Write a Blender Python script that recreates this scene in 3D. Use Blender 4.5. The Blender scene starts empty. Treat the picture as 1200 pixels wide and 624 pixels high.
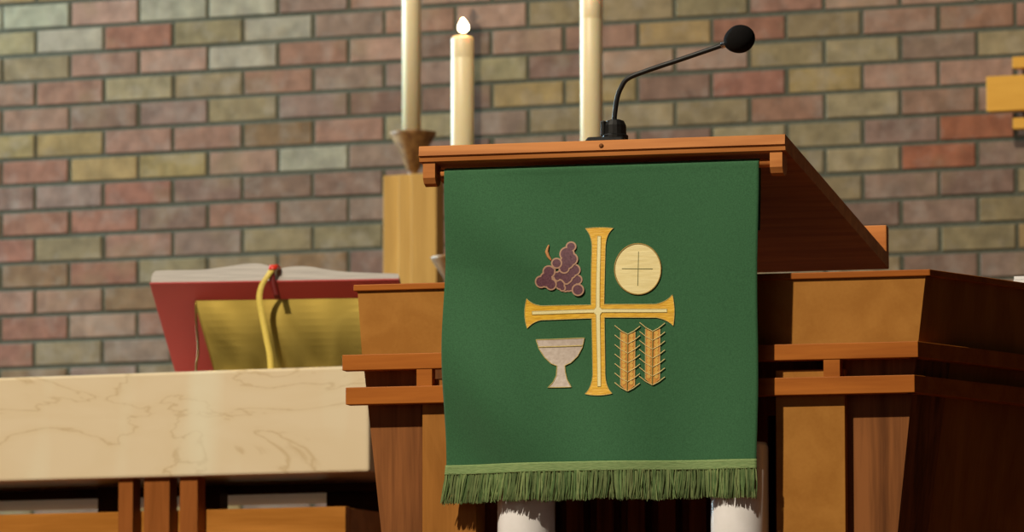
import bpy, bmesh, math, random
from mathutils import Vector, Matrix, Euler, geometry
random.seed(7)
PI = math.pi
SC = bpy.context.scene
COL = SC.collection

# ------------------------------------------------------------------ materials
def new_mat(name):
    m = bpy.data.materials.new(name); m.use_nodes = True
    nt = m.node_tree
    return m, nt, nt.nodes['Principled BSDF']

def setp(b, **k):
    for n, v in k.items():
        b.inputs[n.replace('_', ' ')].default_value = v

def noise_mat(name, c1, c2, scale=(6, 6, 6), nscale=4.0, detail=5, rough=.5, bump=0.0, metal=0.0, spec=.4, lo=.35, hi=.65, dist=0.0, bscale=None, **kw):
    m, nt, b = new_mat(name)
    N, L = nt.nodes, nt.links
    tc = N.new('ShaderNodeTexCoord'); mp = N.new('ShaderNodeMapping')
    mp.inputs['Scale'].default_value = scale
    L.new(tc.outputs['Object'], mp.inputs['Vector'])
    nz = N.new('ShaderNodeTexNoise'); nz.inputs['Scale'].default_value = nscale
    nz.inputs['Detail'].default_value = detail; nz.inputs['Distortion'].default_value = dist
    L.new(mp.outputs['Vector'], nz.inputs['Vector'])
    cr = N.new('ShaderNodeValToRGB')
    cr.color_ramp.elements[0].position = lo; cr.color_ramp.elements[0].color = (*c1, 1)
    cr.color_ramp.elements[1].position = hi; cr.color_ramp.elements[1].color = (*c2, 1)
    L.new(nz.outputs['Fac'], cr.inputs['Fac']); L.new(cr.outputs['Color'], b.inputs['Base Color'])
    setp(b, Roughness=rough, Metallic=metal)
    b.inputs['Specular IOR Level'].default_value = spec
    if bump:
        bp = N.new('ShaderNodeBump'); bp.inputs['Strength'].default_value = bump; bp.inputs['Distance'].default_value = .002
        src = nz
        if bscale:
            src = N.new('ShaderNodeTexNoise'); src.inputs['Scale'].default_value = bscale; src.inputs['Detail'].default_value = 3
            L.new(tc.outputs['Object'], src.inputs['Vector'])
        L.new(src.outputs['Fac'], bp.inputs['Height']); L.new(bp.outputs['Normal'], b.inputs['Normal'])
    for k, v in kw.items(): setp(b, **{k: v})
    return m

def wood(name, c1, c2, axis='x', rough=.5, stretch=9.0, ns=2.6, spec=.12):
    # two noises: broad figure stretched along the grain, and fine pores
    m, nt, b = new_mat(name)
    N, L = nt.nodes, nt.links
    tc = N.new('ShaderNodeTexCoord')
    def nz(scale, sc, detail, dist):
        mp = N.new('ShaderNodeMapping'); mp.inputs['Scale'].default_value = scale
        L.new(tc.outputs['Object'], mp.inputs['Vector'])
        n = N.new('ShaderNodeTexNoise'); n.inputs['Scale'].default_value = sc
        n.inputs['Detail'].default_value = detail; n.inputs['Distortion'].default_value = dist
        L.new(mp.outputs['Vector'], n.inputs['Vector']); return n
    k = {'x': 0, 'y': 1, 'z': 2}[axis]
    s1 = [stretch] * 3; s1[k] = 1.0
    s2 = [90.0] * 3; s2[k] = 5.0
    a = nz(s1, ns, 6, .8); c = nz(s2, 2.0, 3, 0)
    mx = N.new('ShaderNodeMath'); mx.operation = 'MULTIPLY_ADD'; mx.inputs[1].default_value = .3; 
    L.new(c.outputs['Fac'], mx.inputs[0]); L.new(a.outputs['Fac'], mx.inputs[2])
    cr = N.new('ShaderNodeValToRGB')
    cr.color_ramp.elements[0].position = .48; cr.color_ramp.elements[0].color = (*c1, 1)
    cr.color_ramp.elements[1].position = .82; cr.color_ramp.elements[1].color = (*c2, 1)
    L.new(mx.outputs[0], cr.inputs['Fac']); L.new(cr.outputs['Color'], b.inputs['Base Color'])
    setp(b, Roughness=rough); b.inputs['Specular IOR Level'].default_value = spec
    return m

M = {}
M['desk'] = wood('desk_cherry', (.36, .125, .030), (.54, .215, .062), 'x')
M['desk_y'] = wood('ledge_cherry', (.36, .125, .030), (.54, .215, .062), 'x')
M['cherry'] = wood('rail_cherry', (.29, .083, .010), (.42, .135, .019), 'x', stretch=7)
M['panel'] = wood('panel_cherry', (.25, .098, .016), (.37, .155, .03), 'z', stretch=3.2, ns=4)
M['panel_fig'] = wood('figured_panel_cherry', (.30, .125, .020), (.36, .160, .030), 'y', stretch=3.0, ns=5)
M['walnut'] = wood('walnut_panel', (.10, .034, .009), (.25, .092, .026), 'z', stretch=22, ns=1.6)
M['altar_wood'] = wood('altar_cherry', (.36, .14, .022), (.50, .21, .04), 'x', stretch=7, rough=.35)
M['altar_post'] = wood('altar_post_cherry', (.22, .07, .014), (.33, .11, .025), 'z', stretch=10, rough=.4)
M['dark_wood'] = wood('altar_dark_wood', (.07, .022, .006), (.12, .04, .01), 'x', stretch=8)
M['wall_wood'] = wood('added_wall_panelling', (.035, .014, .006), (.06, .025, .01), 'z', stretch=6)
M['maple'] = wood('stand_light_wood', (.46, .27, .075), (.56, .34, .10), 'z', stretch=14, rough=.4)
M['cross_wood'] = wood('cross_light_wood', (.62, .31, .04), (.70, .37, .055), 'x', stretch=6, rough=.45)
M['cup'] = noise_mat('cup_bronze', (.15, .065, .02), (.32, .165, .05), nscale=9, rough=.5, metal=.25)
M['black'] = noise_mat('microphone_plastic', (.006, .006, .006), (.010, .010, .010), nscale=30, rough=.45, spec=.25)
M['foam'] = noise_mat('windscreen_foam', (.004, .004, .004), (.012, .011, .011), nscale=260, rough=.95, bump=.8, spec=.1)
M['steel'] = noise_mat('collar_steel', (.35, .35, .36), (.5, .5, .5), nscale=20, rough=.25, metal=1)
M['white_post'] = noise_mat('white_enamel', (.74, .73, .73), (.80, .79, .80), nscale=5, rough=.25)
M['paper'] = noise_mat('paper_white', (.72, .75, .78), (.8, .82, .85), nscale=12, rough=.7)
M['carpet'] = noise_mat('floor_carpet', (.10, .035, .02), (.16, .06, .035), nscale=160, rough=.95, bump=.4, spec=.1)
M['nave'] = noise_mat('floor_tile', (.20, .15, .11), (.27, .21, .16), nscale=3, rough=.5)
M['cover'] = noise_mat('book_cloth_red', (.42, .038, .038), (.48, .050, .048), nscale=220, rough=.62, bump=.25)
M['ribbon_red'] = noise_mat('ribbon_red', (.62, .03, .015), (.75, .05, .02), nscale=60, rough=.4)
M['ribbon_dark'] = noise_mat('ribbon_dark_red', (.12, .006, .005), (.16, .01, .008), nscale=60, rough=.5)
M['ribbon_yellow'] = noise_mat('ribbon_yellow', (.66, .50, .10), (.76, .60, .14), nscale=60, rough=.42)
M['brass'] = noise_mat('brass_plate', (.25, .18, .04), (.34, .25, .06), scale=(3, 3, 3), nscale=2.2, detail=2, rough=.30, metal=1, dist=1.5, bump=.25)
M['gold_thread'] = noise_mat('gold_thread', (.46, .36, .11), (.66, .54, .22), nscale=400, rough=.55, bump=.6)
M['gold_cloth'] = noise_mat('gold_cloth', (.62, .33, .02), (.76, .46, .035), scale=(1, 1, 5), nscale=70, rough=.5, bump=.4)
M['cream_cloth'] = noise_mat('cream_cloth', (.74, .67, .33), (.82, .75, .42), nscale=90, rough=.6)
M['host_cloth'] = noise_mat('host_cloth', (.72, .61, .29), (.80, .70, .37), scale=(1, 1, 8), nscale=30, rough=.6, bump=.3)
M['host_rim'] = noise_mat('host_rim_thread', (.28, .18, .04), (.40, .28, .08), nscale=300, rough=.6)
M['host_line'] = noise_mat('host_line_thread', (.10, .12, .04), (.16, .17, .06), nscale=300, rough=.6)
M['grape'] = noise_mat('grape_cloth', (.085, .028, .045), (.13, .05, .07), nscale=60, rough=.6)
M['grape_edge'] = noise_mat('grape_edge_thread', (.34, .19, .13), (.46, .28, .18), nscale=300, rough=.6)
M['stem'] = noise_mat('stem_thread', (.38, .16, .05), (.52, .26, .09), nscale=200, rough=.6)
M['silver_cloth'] = noise_mat('silver_cloth', (.44, .37, .32), (.52, .45, .40), nscale=25, rough=.5, bump=.3)
M['wheat'] = noise_mat('wheat_cloth', (.50, .17, .035), (.60, .33, .05), nscale=110, rough=.6)
M['wheat_grain'] = noise_mat('wheat_grain_thread', (.62, .36, .06), (.70, .44, .10), nscale=200, rough=.6)
M['awn'] = noise_mat('awn_thread', (.60, .46, .17), (.74, .60, .28), nscale=300, rough=.55)
M['wheat_line'] = noise_mat('wheat_line_thread', (.20, .18, .03), (.28, .22, .05), nscale=200, rough=.6)
M['band'] = noise_mat('fringe_band_cloth', (.15, .24, .085), (.21, .30, .115), scale=(1, 1, 6), nscale=80, rough=.75, bump=.5)

# banner cloth: woven green
def cloth_mat():
    m, nt, b = new_mat('banner_green_cloth'); N, L = nt.nodes, nt.links
    tc = N.new('ShaderNodeTexCoord')
    n1 = N.new('ShaderNodeTexNoise'); n1.inputs['Scale'].default_value = 420; n1.inputs['Detail'].default_value = 2
    L.new(tc.outputs['Object'], n1.inputs['Vector'])
    cr = N.new('ShaderNodeValToRGB')
    cr.color_ramp.elements[0].position = .3; cr.color_ramp.elements[0].color = (.025, .098, .040, 1)
    cr.color_ramp.elements[1].position = .7; cr.color_ramp.elements[1].color = (.036, .130, .055, 1)
    L.new(n1.outputs['Fac'], cr.inputs['Fac']); L.new(cr.outputs['Color'], b.inputs['Base Color'])
    w1 = N.new('ShaderNodeTexWave'); w1.inputs['Scale'].default_value = 260; w1.bands_direction = 'X'
    w2 = N.new('ShaderNodeTexWave'); w2.inputs['Scale'].default_value = 260; w2.bands_direction = 'Z'
    for w in (w1, w2): L.new(tc.outputs['Object'], w.inputs['Vector'])
    ad = N.new('ShaderNodeMath'); ad.operation = 'ADD'
    L.new(w1.outputs['Fac'], ad.inputs[0]); L.new(w2.outputs['Fac'], ad.inputs[1])
    bp = N.new('ShaderNodeBump'); bp.inputs['Strength'].default_value = .25; bp.inputs['Distance'].default_value = .0005
    L.new(ad.outputs[0], bp.inputs['Height']); L.new(bp.outputs['Normal'], b.inputs['Normal'])
    setp(b, Roughness=.75); b.inputs['Specular IOR Level'].default_value = .2
    b.inputs['Sheen Weight'].default_value = .15
    return m
M['cloth'] = cloth_mat()

def attr_mat(name, attr, rough, bump=0, nscale=14, c_noise=.35, spec=.2):
    m, nt, b = new_mat(name); N, L = nt.nodes, nt.links
    at = N.new('ShaderNodeAttribute'); at.attribute_name = attr
    tc = N.new('ShaderNodeTexCoord')
    n1 = N.new('ShaderNodeTexNoise'); n1.inputs['Scale'].default_value = nscale; n1.inputs['Detail'].default_value = 8
    L.new(tc.outputs['Object'], n1.inputs['Vector'])
    mr = N.new('ShaderNodeMapRange'); mr.inputs['From Min'].default_value = .3; mr.inputs['From Max'].default_value = .7
    mr.inputs['To Min'].default_value = 1 - c_noise; mr.inputs['To Max'].default_value = 1 + c_noise
    L.new(n1.outputs['Fac'], mr.inputs['Value'])
    mx = N.new('ShaderNodeVectorMath'); mx.operation = 'SCALE'
    L.new(at.outputs['Color'], mx.inputs[0]); L.new(mr.outputs['Result'], mx.inputs['Scale'])
    out = mx.outputs['Vector']
    if name == 'brick':
        # tan burn patches of the brick itself
        n2 = N.new('ShaderNodeTexNoise'); n2.inputs['Scale'].default_value = 7.5; n2.inputs['Detail'].default_value = 4
        L.new(tc.outputs['Object'], n2.inputs['Vector'])
        m2 = N.new('ShaderNodeMapRange'); m2.inputs['From Min'].default_value = .55; m2.inputs['From Max'].default_value = .72
        m2.inputs['To Max'].default_value = .45
        L.new(n2.outputs['Fac'], m2.inputs['Value'])
        mc = N.new('ShaderNodeMixRGB'); mc.inputs['Color2'].default_value = (.21, .155, .085, 1)
        L.new(m2.outputs['Result'], mc.inputs['Fac']); L.new(out, mc.inputs['Color1']); out = mc.outputs['Color']
        n3 = N.new('ShaderNodeTexNoise'); n3.inputs['Scale'].default_value = 19; n3.inputs['Detail'].default_value = 6
        L.new(tc.outputs['Object'], n3.inputs['Vector'])
        m3 = N.new('ShaderNodeMapRange'); m3.inputs['From Min'].default_value = .5; m3.inputs['From Max'].default_value = .75; m3.inputs['To Max'].default_value = .34
        L.new(n3.outputs['Fac'], m3.inputs['Value'])
        md = N.new('ShaderNodeMixRGB'); md.inputs['Color2'].default_value = (.32, .28, .235, 1)
        L.new(m3.outputs['Result'], md.inputs['Fac']); L.new(out, md.inputs['Color1']); out = md.outputs['Color']
    L.new(out, b.inputs['Base Color'])
    setp(b, Roughness=rough); b.inputs['Specular IOR Level'].default_value = spec
    if bump:
        bp = N.new('ShaderNodeBump'); bp.inputs['Strength'].default_value = bump; bp.inputs['Distance'].default_value = .003
        L.new(n1.outputs['Fac'], bp.inputs['Height']); L.new(bp.outputs['Normal'], b.inputs['Normal'])
    return m
M['brick'] = attr_mat('brick', 'tint', .85, .5, 24, .24)
M['fringe'] = attr_mat('fringe_thread', 'tint', .7, 0, 60, .15)
M['mortar'] = noise_mat('mortar_grey_green', (.066, .070, .050), (.098, .102, .074), nscale=30, rough=.95, bump=.3)

def wax_mat():
    m, nt, b = new_mat('candle_wax'); N, L = nt.nodes, nt.links
    tc = N.new('ShaderNodeTexCoord')
    n1 = N.new('ShaderNodeTexNoise'); n1.inputs['Scale'].default_value = 25
    L.new(tc.outputs['Object'], n1.inputs['Vector'])
    cr = N.new('ShaderNodeValToRGB')
    cr.color_ramp.elements[0].color = (.80, .69, .42, 1); cr.color_ramp.elements[1].color = (.86, .76, .50, 1)
    L.new(n1.outputs['Fac'], cr.inputs['Fac']); L.new(cr.outputs['Color'], b.inputs['Base Color'])
    setp(b, Roughness=.4)
    b.inputs['Subsurface Weight'].default_value = .35
    b.inputs['Subsurface Radius'].default_value = (.02, .012, .005)
    b.inputs['Subsurface Scale'].default_value = 1.0
    return m
M['wax'] = wax_mat()

def marble_mat():
    m, nt, b = new_mat('altar_marble'); N, L = nt.nodes, nt.links
    tc = N.new('ShaderNodeTexCoord')
    mp = N.new('ShaderNodeMapping'); mp.inputs['Scale'].default_value = (.8, 2, 2.2); mp.inputs['Rotation'].default_value = (0, .18, 0)
    L.new(tc.outputs['Object'], mp.inputs['Vector'])
    n1 = N.new('ShaderNodeTexNoise'); n1.inputs['Scale'].default_value = 2.2; n1.inputs['Detail'].default_value = 6; n1.inputs['Distortion'].default_value = 1.6
    L.new(mp.outputs['Vector'], n1.inputs['Vector'])
    # thin veins where the noise crosses a value
    sb = N.new('ShaderNodeMath'); sb.operation = 'SUBTRACT'; sb.inputs[1].default_value = .5
    ab = N.new('ShaderNodeMath'); ab.operation = 'ABSOLUTE'
    L.new(n1.outputs['Fac'], sb.inputs[0]); L.new(sb.outputs[0], ab.inputs[0])
    cr = N.new('ShaderNodeValToRGB')
    cr.color_ramp.elements[0].position = 0; cr.color_ramp.elements[0].color = (.60, .47, .28, 1)
    e = cr.color_ramp.elements.new(.014); e.color = (.72, .60, .40, 1)
    cr.color_ramp.elements[-1].position = .12; cr.color_ramp.elements[-1].color = (.74, .625, .43, 1)
    L.new(ab.outputs[0], cr.inputs['Fac'])
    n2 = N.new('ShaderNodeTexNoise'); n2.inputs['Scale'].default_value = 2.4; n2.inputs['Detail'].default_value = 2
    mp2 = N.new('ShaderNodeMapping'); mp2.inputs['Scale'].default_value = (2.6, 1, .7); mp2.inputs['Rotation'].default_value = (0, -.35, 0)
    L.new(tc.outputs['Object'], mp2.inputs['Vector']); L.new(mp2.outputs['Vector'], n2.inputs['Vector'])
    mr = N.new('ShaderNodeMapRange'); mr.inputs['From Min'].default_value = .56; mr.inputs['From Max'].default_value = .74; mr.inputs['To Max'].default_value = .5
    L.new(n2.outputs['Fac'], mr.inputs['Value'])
    mx = N.new('ShaderNodeMixRGB'); mx.inputs['Color2'].default_value = (.80, .80, .62, 1)  # pale greenish patches: reflected light on the slab front, put into the colour
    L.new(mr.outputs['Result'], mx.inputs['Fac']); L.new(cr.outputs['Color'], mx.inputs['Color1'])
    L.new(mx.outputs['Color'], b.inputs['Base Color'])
    setp(b, Roughness=.3)
    return m
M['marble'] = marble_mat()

def page_mat():
    m, nt, b = new_mat('page_edges'); N, L = nt.nodes, nt.links
    tc = N.new('ShaderNodeTexCoord')
    mp = N.new('ShaderNodeMapping'); mp.inputs['Scale'].default_value = (4, 4, 260)
    L.new(tc.outputs['Object'], mp.inputs['Vector'])
    n1 = N.new('ShaderNodeTexNoise'); n1.inputs['Scale'].default_value = 2.0; n1.inputs['Detail'].default_value = 2
    L.new(mp.outputs['Vector'], n1.inputs['Vector'])
    cr = N.new('ShaderNodeValToRGB')
    cr.color_ramp.elements[0].position = .35; cr.color_ramp.elements[0].color = (.34, .315, .285, 1)
    cr.color_ramp.elements[1].position = .65; cr.color_ramp.elements[1].color = (.50, .47, .43, 1)
    L.new(n1.outputs['Fac'], cr.inputs['Fac']); L.new(cr.outputs['Color'], b.inputs['Base Color'])
    setp(b, Roughness=.7)
    return m
M['pages'] = page_mat()

def emit_mat(name, col, s):
    m, nt, b = new_mat(name)
    b.inputs['Base Color'].default_value = (*col, 1)
    b.inputs['Emission Color'].default_value = (*col, 1); b.inputs['Emission Strength'].default_value = s
    return m
M['flame'] = emit_mat('candle_flame', (1, .78, .42), 22)

# ------------------------------------------------------------------ mesh helpers
def tag(o, label=None, cat=None, group=None, kind=None):
    if label: o['label'] = label
    if cat: o['category'] = cat
    if group: o['group'] = group
    if kind: o['kind'] = kind
    return o
def thing(name, loc, rz, label, cat, group=None):
    o = bpy.data.objects.new(name, None); COL.objects.link(o)
    o.location = loc; o.rotation_euler = (0, 0, rz); o.empty_display_size = .1
    return tag(o, label, cat, group)
def link(name, bm, mat, parent=None, smooth=False):
    me = bpy.data.meshes.new(name); bmesh.ops.recalc_face_normals(bm, faces=bm.faces[:]) if smooth != 'flat' else None
    bm.to_mesh(me); bm.free()
    for mm in (mat if isinstance(mat, (list, tuple)) else [mat]): me.materials.append(mm)
    if smooth is True:
        for p in me.polygons: p.use_smooth = True
    o = bpy.data.objects.new(name, me); COL.objects.link(o)
    if parent: o.parent = parent
    return o
def hexa(bm, pts, bev=0.0):
    # pts: 8 corners, bottom 4 ccw then top 4 ccw
    vs = [bm.verts.new(p) for p in pts]
    fs = [(0, 3, 2, 1), (4, 5, 6, 7), (0, 1, 5, 4), (1, 2, 6, 5), (2, 3, 7, 6), (3, 0, 4, 7)]
    faces = [bm.faces.new([vs[i] for i in f]) for f in fs]
    if bev:
        es = list({e for f in faces for e in f.edges})
        bmesh.ops.bevel(bm, geom=es, offset=bev, segments=2, profile=.5, affect='EDGES')
def box(bm, x0, x1, y0, y1, z0, z1, bev=0.0):
    hexa(bm, [(x0, y0, z0), (x1, y0, z0), (x1, y1, z0), (x0, y1, z0), (x0, y0, z1), (x1, y0, z1), (x1, y1, z1), (x0, y1, z1)], bev)
def slab(bm, a, b, a2, b2, z0, z1, t, bev=0.0, nrm=None):
    # a vertical board: bottom line a->b at z0, top line a2->b2 at z1 (2D points), thickness t on the inner side
    d = Vector((b2[0] - a2[0], b2[1] - a2[1])).normalized()
    n = Vector((-d.y, d.x)) * t
    if nrm is not None: n = Vector(nrm) * t
    hexa(bm, [(a[0], a[1], z0), (b[0], b[1], z0), (b[0] + n.x, b[1] + n.y, z0), (a[0] + n.x, a[1] + n.y, z0),
              (a2[0], a2[1], z1), (b2[0], b2[1], z1), (b2[0] + n.x, b2[1] + n.y, z1), (a2[0] + n.x, a2[1] + n.y, z1)], bev)
def tube(bm, pts, r, seg=8, caps=True, radii=None, flat=1.0):
    pts = [Vector(p) for p in pts]; rings = []
    up = Vector((0, 1, 0))
    for i, p in enumerate(pts):
        t = (pts[min(i + 1, len(pts) - 1)] - pts[max(i - 1, 0)]).normalized()
        a = t.cross(up)
        if a.length < 1e-3: a = t.cross(Vector((1, 0, 0)))
        a.normalize(); b = a.cross(t).normalized()
        rr = radii[i] if radii else r
        rings.append([bm.verts.new(p + (a * math.cos(2 * PI * k / seg) + b * flat * math.sin(2 * PI * k / seg)) * rr) for k in range(seg)])
    for i in range(len(rings) - 1):
        for k in range(seg):
            bm.faces.new((rings[i][k], rings[i][(k + 1) % seg], rings[i + 1][(k + 1) % seg], rings[i + 1][k]))
    if caps:
        bm.faces.new(rings[0][::-1]); bm.faces.new(rings[-1])
def lathe(bm, prof, seg=32, c=(0, 0), axis_close=True):
    rings = []
    for r, z in prof:
        if r < 1e-6: rings.append([bm.verts.new((c[0], c[1], z))])
        else: rings.append([bm.verts.new((c[0] + r * math.cos(2 * PI * k / seg), c[1] + r * math.sin(2 * PI * k / seg), z)) for k in range(seg)])
    for a, b in zip(rings, rings[1:]):
        for k in range(seg):
            k2 = (k + 1) % seg
            if len(a) == 1 and len(b) == 1: continue
            if len(a) == 1: bm.faces.new((a[0], b[k2], b[k]))
            elif len(b) == 1: bm.faces.new((a[k], a[k2], b[0]))
            else: bm.faces.new((a[k], a[k2], b[k2], b[k]))
def spline(pts, n=8):
    P = [Vector(p) for p in pts]; out = []
    for i in range(len(P) - 1):
        p0, p1, p2, p3 = P[max(i - 1, 0)], P[i], P[i + 1], P[min(i + 2, len(P) - 1)]
        for k in range(n):
            t = k / n
            out.append(.5 * ((2 * p1) + (p2 - p0) * t + (2 * p0 - 5 * p1 + 4 * p2 - p3) * t * t + (3 * p1 - p0 - 3 * p2 + p3) * t ** 3))
    out.append(P[-1]); return out

FLOOR = .18
# ------------------------------------------------------------------ back wall of individual bricks (one mesh)
W, H = .203, .07031
WX, WY, WZ = -7.0569, 14.3422, 2.4651       # joint 0 / course line 0
TINT = {'R': (.235, .112, .080), 'r': (.240, .133, .098), 'P': (.285, .185, .145), 'p': (.245, .145, .110),
        'M': (.205, .142, .116), 'm': (.172, .110, .087), 'Y': (.265, .192, .092), 'O': (.252, .212, .130),
        'o': (.208, .168, .100), 'G': (.285, .275, .215), 'B': (.185, .115, .066), 'T': (.265, .100, .060)}
ROWS = {  # first index, colours
 -1: (-1, 'YYOMPGMPOMRPGPMP'),
 0: (-1.5, 'GGPGGMPPMOPOPMRPO'), 1: (-1, 'OGRoGMpPooorPPGG'), 2: (-1.5, 'oopPGrPmPpYRoprpP'),
 3: (-1, 'prOorMMOmPPoOMOO'), 4: (-1.5, 'ppmMoMmmYYmRYPPPP'), 5: (-1, 'YYppBpOMoOorOpPO'),
 6: (-1.5, 'RRYYPGMmMpmOoMTMO'), 7: (-1, 'mMRmmmMpmOooOTMM'), 8: (-1.5, 'rRRmrMMmpMOOoMmOO'),
 9: (-1, 'RorMoompomopmMoO'), 10: (-1.5, 'oBRooBmpmomppooYo'), 11: (-1, 'ppBmpompompoomMm'),
 12: (-1.5, 'RRPrmpompompomp'), 13: (-1, 'RoMmpompompompo'), 14: (-1.5, 'mBMopmompompomp')}
def build_wall():
    verts, faces, cols, mats = [], [], [], []
    rnd = random.Random(3)
    def quadbox(x0, x1, z0, z1, yf, yb, c, b=.003, mi=0):
        n = len(verts)
        verts.extend([(x0, yb, z0), (x1, yb, z0), (x1, yb, z1), (x0, yb, z1),
                      (x0 + b * .3, yf + b, z0 + b * .3), (x1 - b * .3, yf + b, z0 + b * .3), (x1 - b * .3, yf + b, z1 - b * .3), (x0 + b * .3, yf + b, z1 - b * .3),
                      (x0 + b, yf, z0 + b), (x1 - b, yf, z0 + b), (x1 - b, yf, z1 - b), (x0 + b, yf, z1 - b)])
        for o in (0, 4):
            for k in range(4):
                k2 = (k + 1) % 4; faces.append((n + o + k, n + o + k2, n + o + 4 + k2, n + o + 4 + k)); mats.append(mi)
        faces.append((n + 8, n + 9, n + 10, n + 11)); mats.append(mi)
        cols.extend([c] * 12)
    J = .0085
    X0, X1 = WX - 3.2, -1.2
    k = -22
    while WZ - H * (k + 1) > FLOOR - .001:
        z1 = WZ - H * k - J / 2; z0 = WZ - H * (k + 1) + J / 2
        off = .5 if k % 2 == 0 else 0
        for ii in range(-16, 47):
            i = ii - off
            x0 = WX + W * i + J / 2; x1 = x0 + W - J
            x0 = max(x0, X0 + .002); x1 = min(x1, X1 - .002)
            if x1 - x0 < .015: continue
            c = None
            if k in ROWS:
                s, row = ROWS[k]; q = int(round(i - s))
                if 0 <= q < len(row): c = row[q]
            if c is None: c = rnd.choice('RrPpMMmYOoGmpoRB')
            t = TINT[c]; v = rnd.uniform(.93, 1.07)
            c = tuple(a * .93 * v * q_ * rnd.uniform(.97, 1.03) for a, q_ in zip(t, (1.03, .99, .90))) + (1,)
            jx = rnd.uniform(-.0015, .0015)
            quadbox(x0 + jx, x1 + jx, z0 + rnd.uniform(-.001, .001), z1 + rnd.uniform(-.001, .001), WY + rnd.uniform(-.0015, .0015), WY + .03, c)
        k += 1
    top = WZ + H * 22
    n = len(verts)
    yb0, yb1 = WY + .004, WY + .25
    verts.extend([(X0, yb0, FLOOR), (X1, yb0, FLOOR), (X1, yb0, top), (X0, yb0, top), (X0, yb1, FLOOR), (X1, yb1, FLOOR), (X1, yb1, top), (X0, yb1, top)])
    cols.extend([(.1, .1, .1, 1)] * 8)
    for f in ((0, 1, 2, 3), (5, 4, 7, 6), (0, 4, 5, 1), (3, 2, 6, 7), (0, 3, 7, 4), (1, 5, 6, 2)):
        faces.append(tuple(n + a for a in f)); mats.append(1)
    me = bpy.data.meshes.new('wall_back'); me.from_pydata(verts, [], faces); me.update()
    ca = me.color_attributes.new('tint', 'FLOAT_COLOR', 'POINT')
    ca.data.foreach_set('color', [a for c in cols for a in c])
    me.materials.append(M['brick']); me.materials.append(M['mortar'])
    me.polygons.foreach_set('material_index', mats)
    o = bpy.data.objects.new('wall_back', me); COL.objects.link(o); tag(o, kind='structure')
build_wall()

bm = bmesh.new(); box(bm, WX - 3.2, -1.2, 7.6, WY + .25, FLOOR - .2, FLOOR); tag(link('floor', bm, M['carpet']), kind='structure')
bm = bmesh.new(); box(bm, WX - 3.2, -1.2, 7.25, 7.6, -.6, FLOOR - .2); box(bm, WX - 3.2, -1.2, 7.6, WY + .25, -.6, FLOOR - .2)
tag(link('trim_1', bm, M['carpet']), kind='structure')
bm = bmesh.new(); box(bm, WX - 3.2, -1.2, -4, WY + .25, -.9, -.6); tag(link('floor', bm, M['nave']), kind='structure')

bm = bmesh.new(); box(bm, -1.2, -1.0, 9.8, WY + .25, FLOOR - .2, WZ + H * 22); tag(link('added_wall_right', bm, M['wall_wood']), kind='structure')  # side wall out of view, added dark to cut bounce on the pulpit
# ------------------------------------------------------------------ pulpit
PO = (-3.4081, 9.0, 0.0); PR = math.radians(6.5)
pulpit = thing('pulpit', (PO[0], PO[1], 0), PR, 'wooden pulpit with sloping desk, orange cherry rails and flared walnut and cherry panels', 'pulpit')
def part(name, bm, mat, parent, smooth=False, label=None):
    o = link(name, bm, mat, parent, smooth)
    if label: o['label'] = label
    return o
# sloping desk board
sl = math.radians(7.82); cs, sn = math.cos(sl), math.sin(sl)
def dk(x, v, n):   # desk coordinates: v down the slope, n above the top face
    return (x, v * cs + n * sn, 1.331 - v * sn + n * cs)
bm = bmesh.new()
XL, XR, VL, TH = -.308, .3046, .825, .025
pf = [(.0015, 0), (0, -.0015), (0, -.0165), (.0035, -.0175), (.006, -TH), (VL, -TH), (VL, 0)]
a = [bm.verts.new(dk(XL, v, n)) for v, n in pf]; b = [bm.verts.new(dk(XR, v, n)) for v, n in pf]
bm.faces.new(a); bm.faces.new(b[::-1])
for k in range(len(pf)): bm.faces.new((a[k], b[k], b[(k + 1) % len(pf)], a[(k + 1) % len(pf)]))
desk = part('desk_top', bm, M['desk'], pulpit, label='sloping cherry desk board')
bm = bmesh.new()
hexa(bm, [dk(XL, VL, -TH), dk(XR, VL, -TH), dk(XR, VL + .02, -TH), dk(XL, VL + .02, -TH), dk(XL, VL - .012, .047), dk(XR, VL - .012, .047), dk(XR, VL + .008, .047), dk(XL, VL + .008, .047)], .002)
part('book_ledge', bm, M['desk_y'], desk)
for x0, x1 in ((-.303, -.2825), (.278, .2985)):
    bm = bmesh.new()
    # rounded hanging bracket
    prof = [(.006, 1.307), (.006, 1.279), (.012, 1.270), (.024, 1.266), (.036, 1.270), (.042, 1.279), (.042, 1.302)]
    a = [bm.verts.new((x0, y, z)) for y, z in prof]; b = [bm.verts.new((x1, y, z)) for y, z in prof]
    bm.faces.new(a); bm.faces.new(b[::-1])
    for k in range(len(prof)): bm.faces.new((a[k], b[k], b[(k + 1) % len(prof)], a[(k + 1) % len(prof)]))
    part('bracket', bm, M['desk'], desk)
bm = bmesh.new(); tube(bm, [(-.29, .026, 1.2875), (.288, .026, 1.2875)], .0068, 14); part('dowel', bm, M['desk'], desk, True)
# wooden plug in the front edge
bm = bmesh.new(); tube(bm, [(0, -.0024, 1.3215), (0, .004, 1.3215)], .0038, 14); part('plug', bm, M['walnut'], desk, True)

# body outline in plan: front line, side lines
FXL, FXR = -.444, .521
aR = math.radians(22); dR = (math.sin(aR), math.cos(aR)); LS = .62
aL = math.radians(-10); dL = (math.sin(aL), math.cos(aL))
def off(p, d, s): return (p[0] + d[0] * s, p[1] + d[1] * s)
# cap
bm = bmesh.new()
box(bm, FXL - .004, FXR, .0945, .125, 1.105, 1.1155, .0015)
pr_ = (FXR, .0945)
slab(bm, pr_, off(pr_, dR, LS), pr_, off(pr_, dR, LS), 1.105, 1.1155, .045, .0012)
part('cap', bm, M['cherry'], pulpit)
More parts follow.
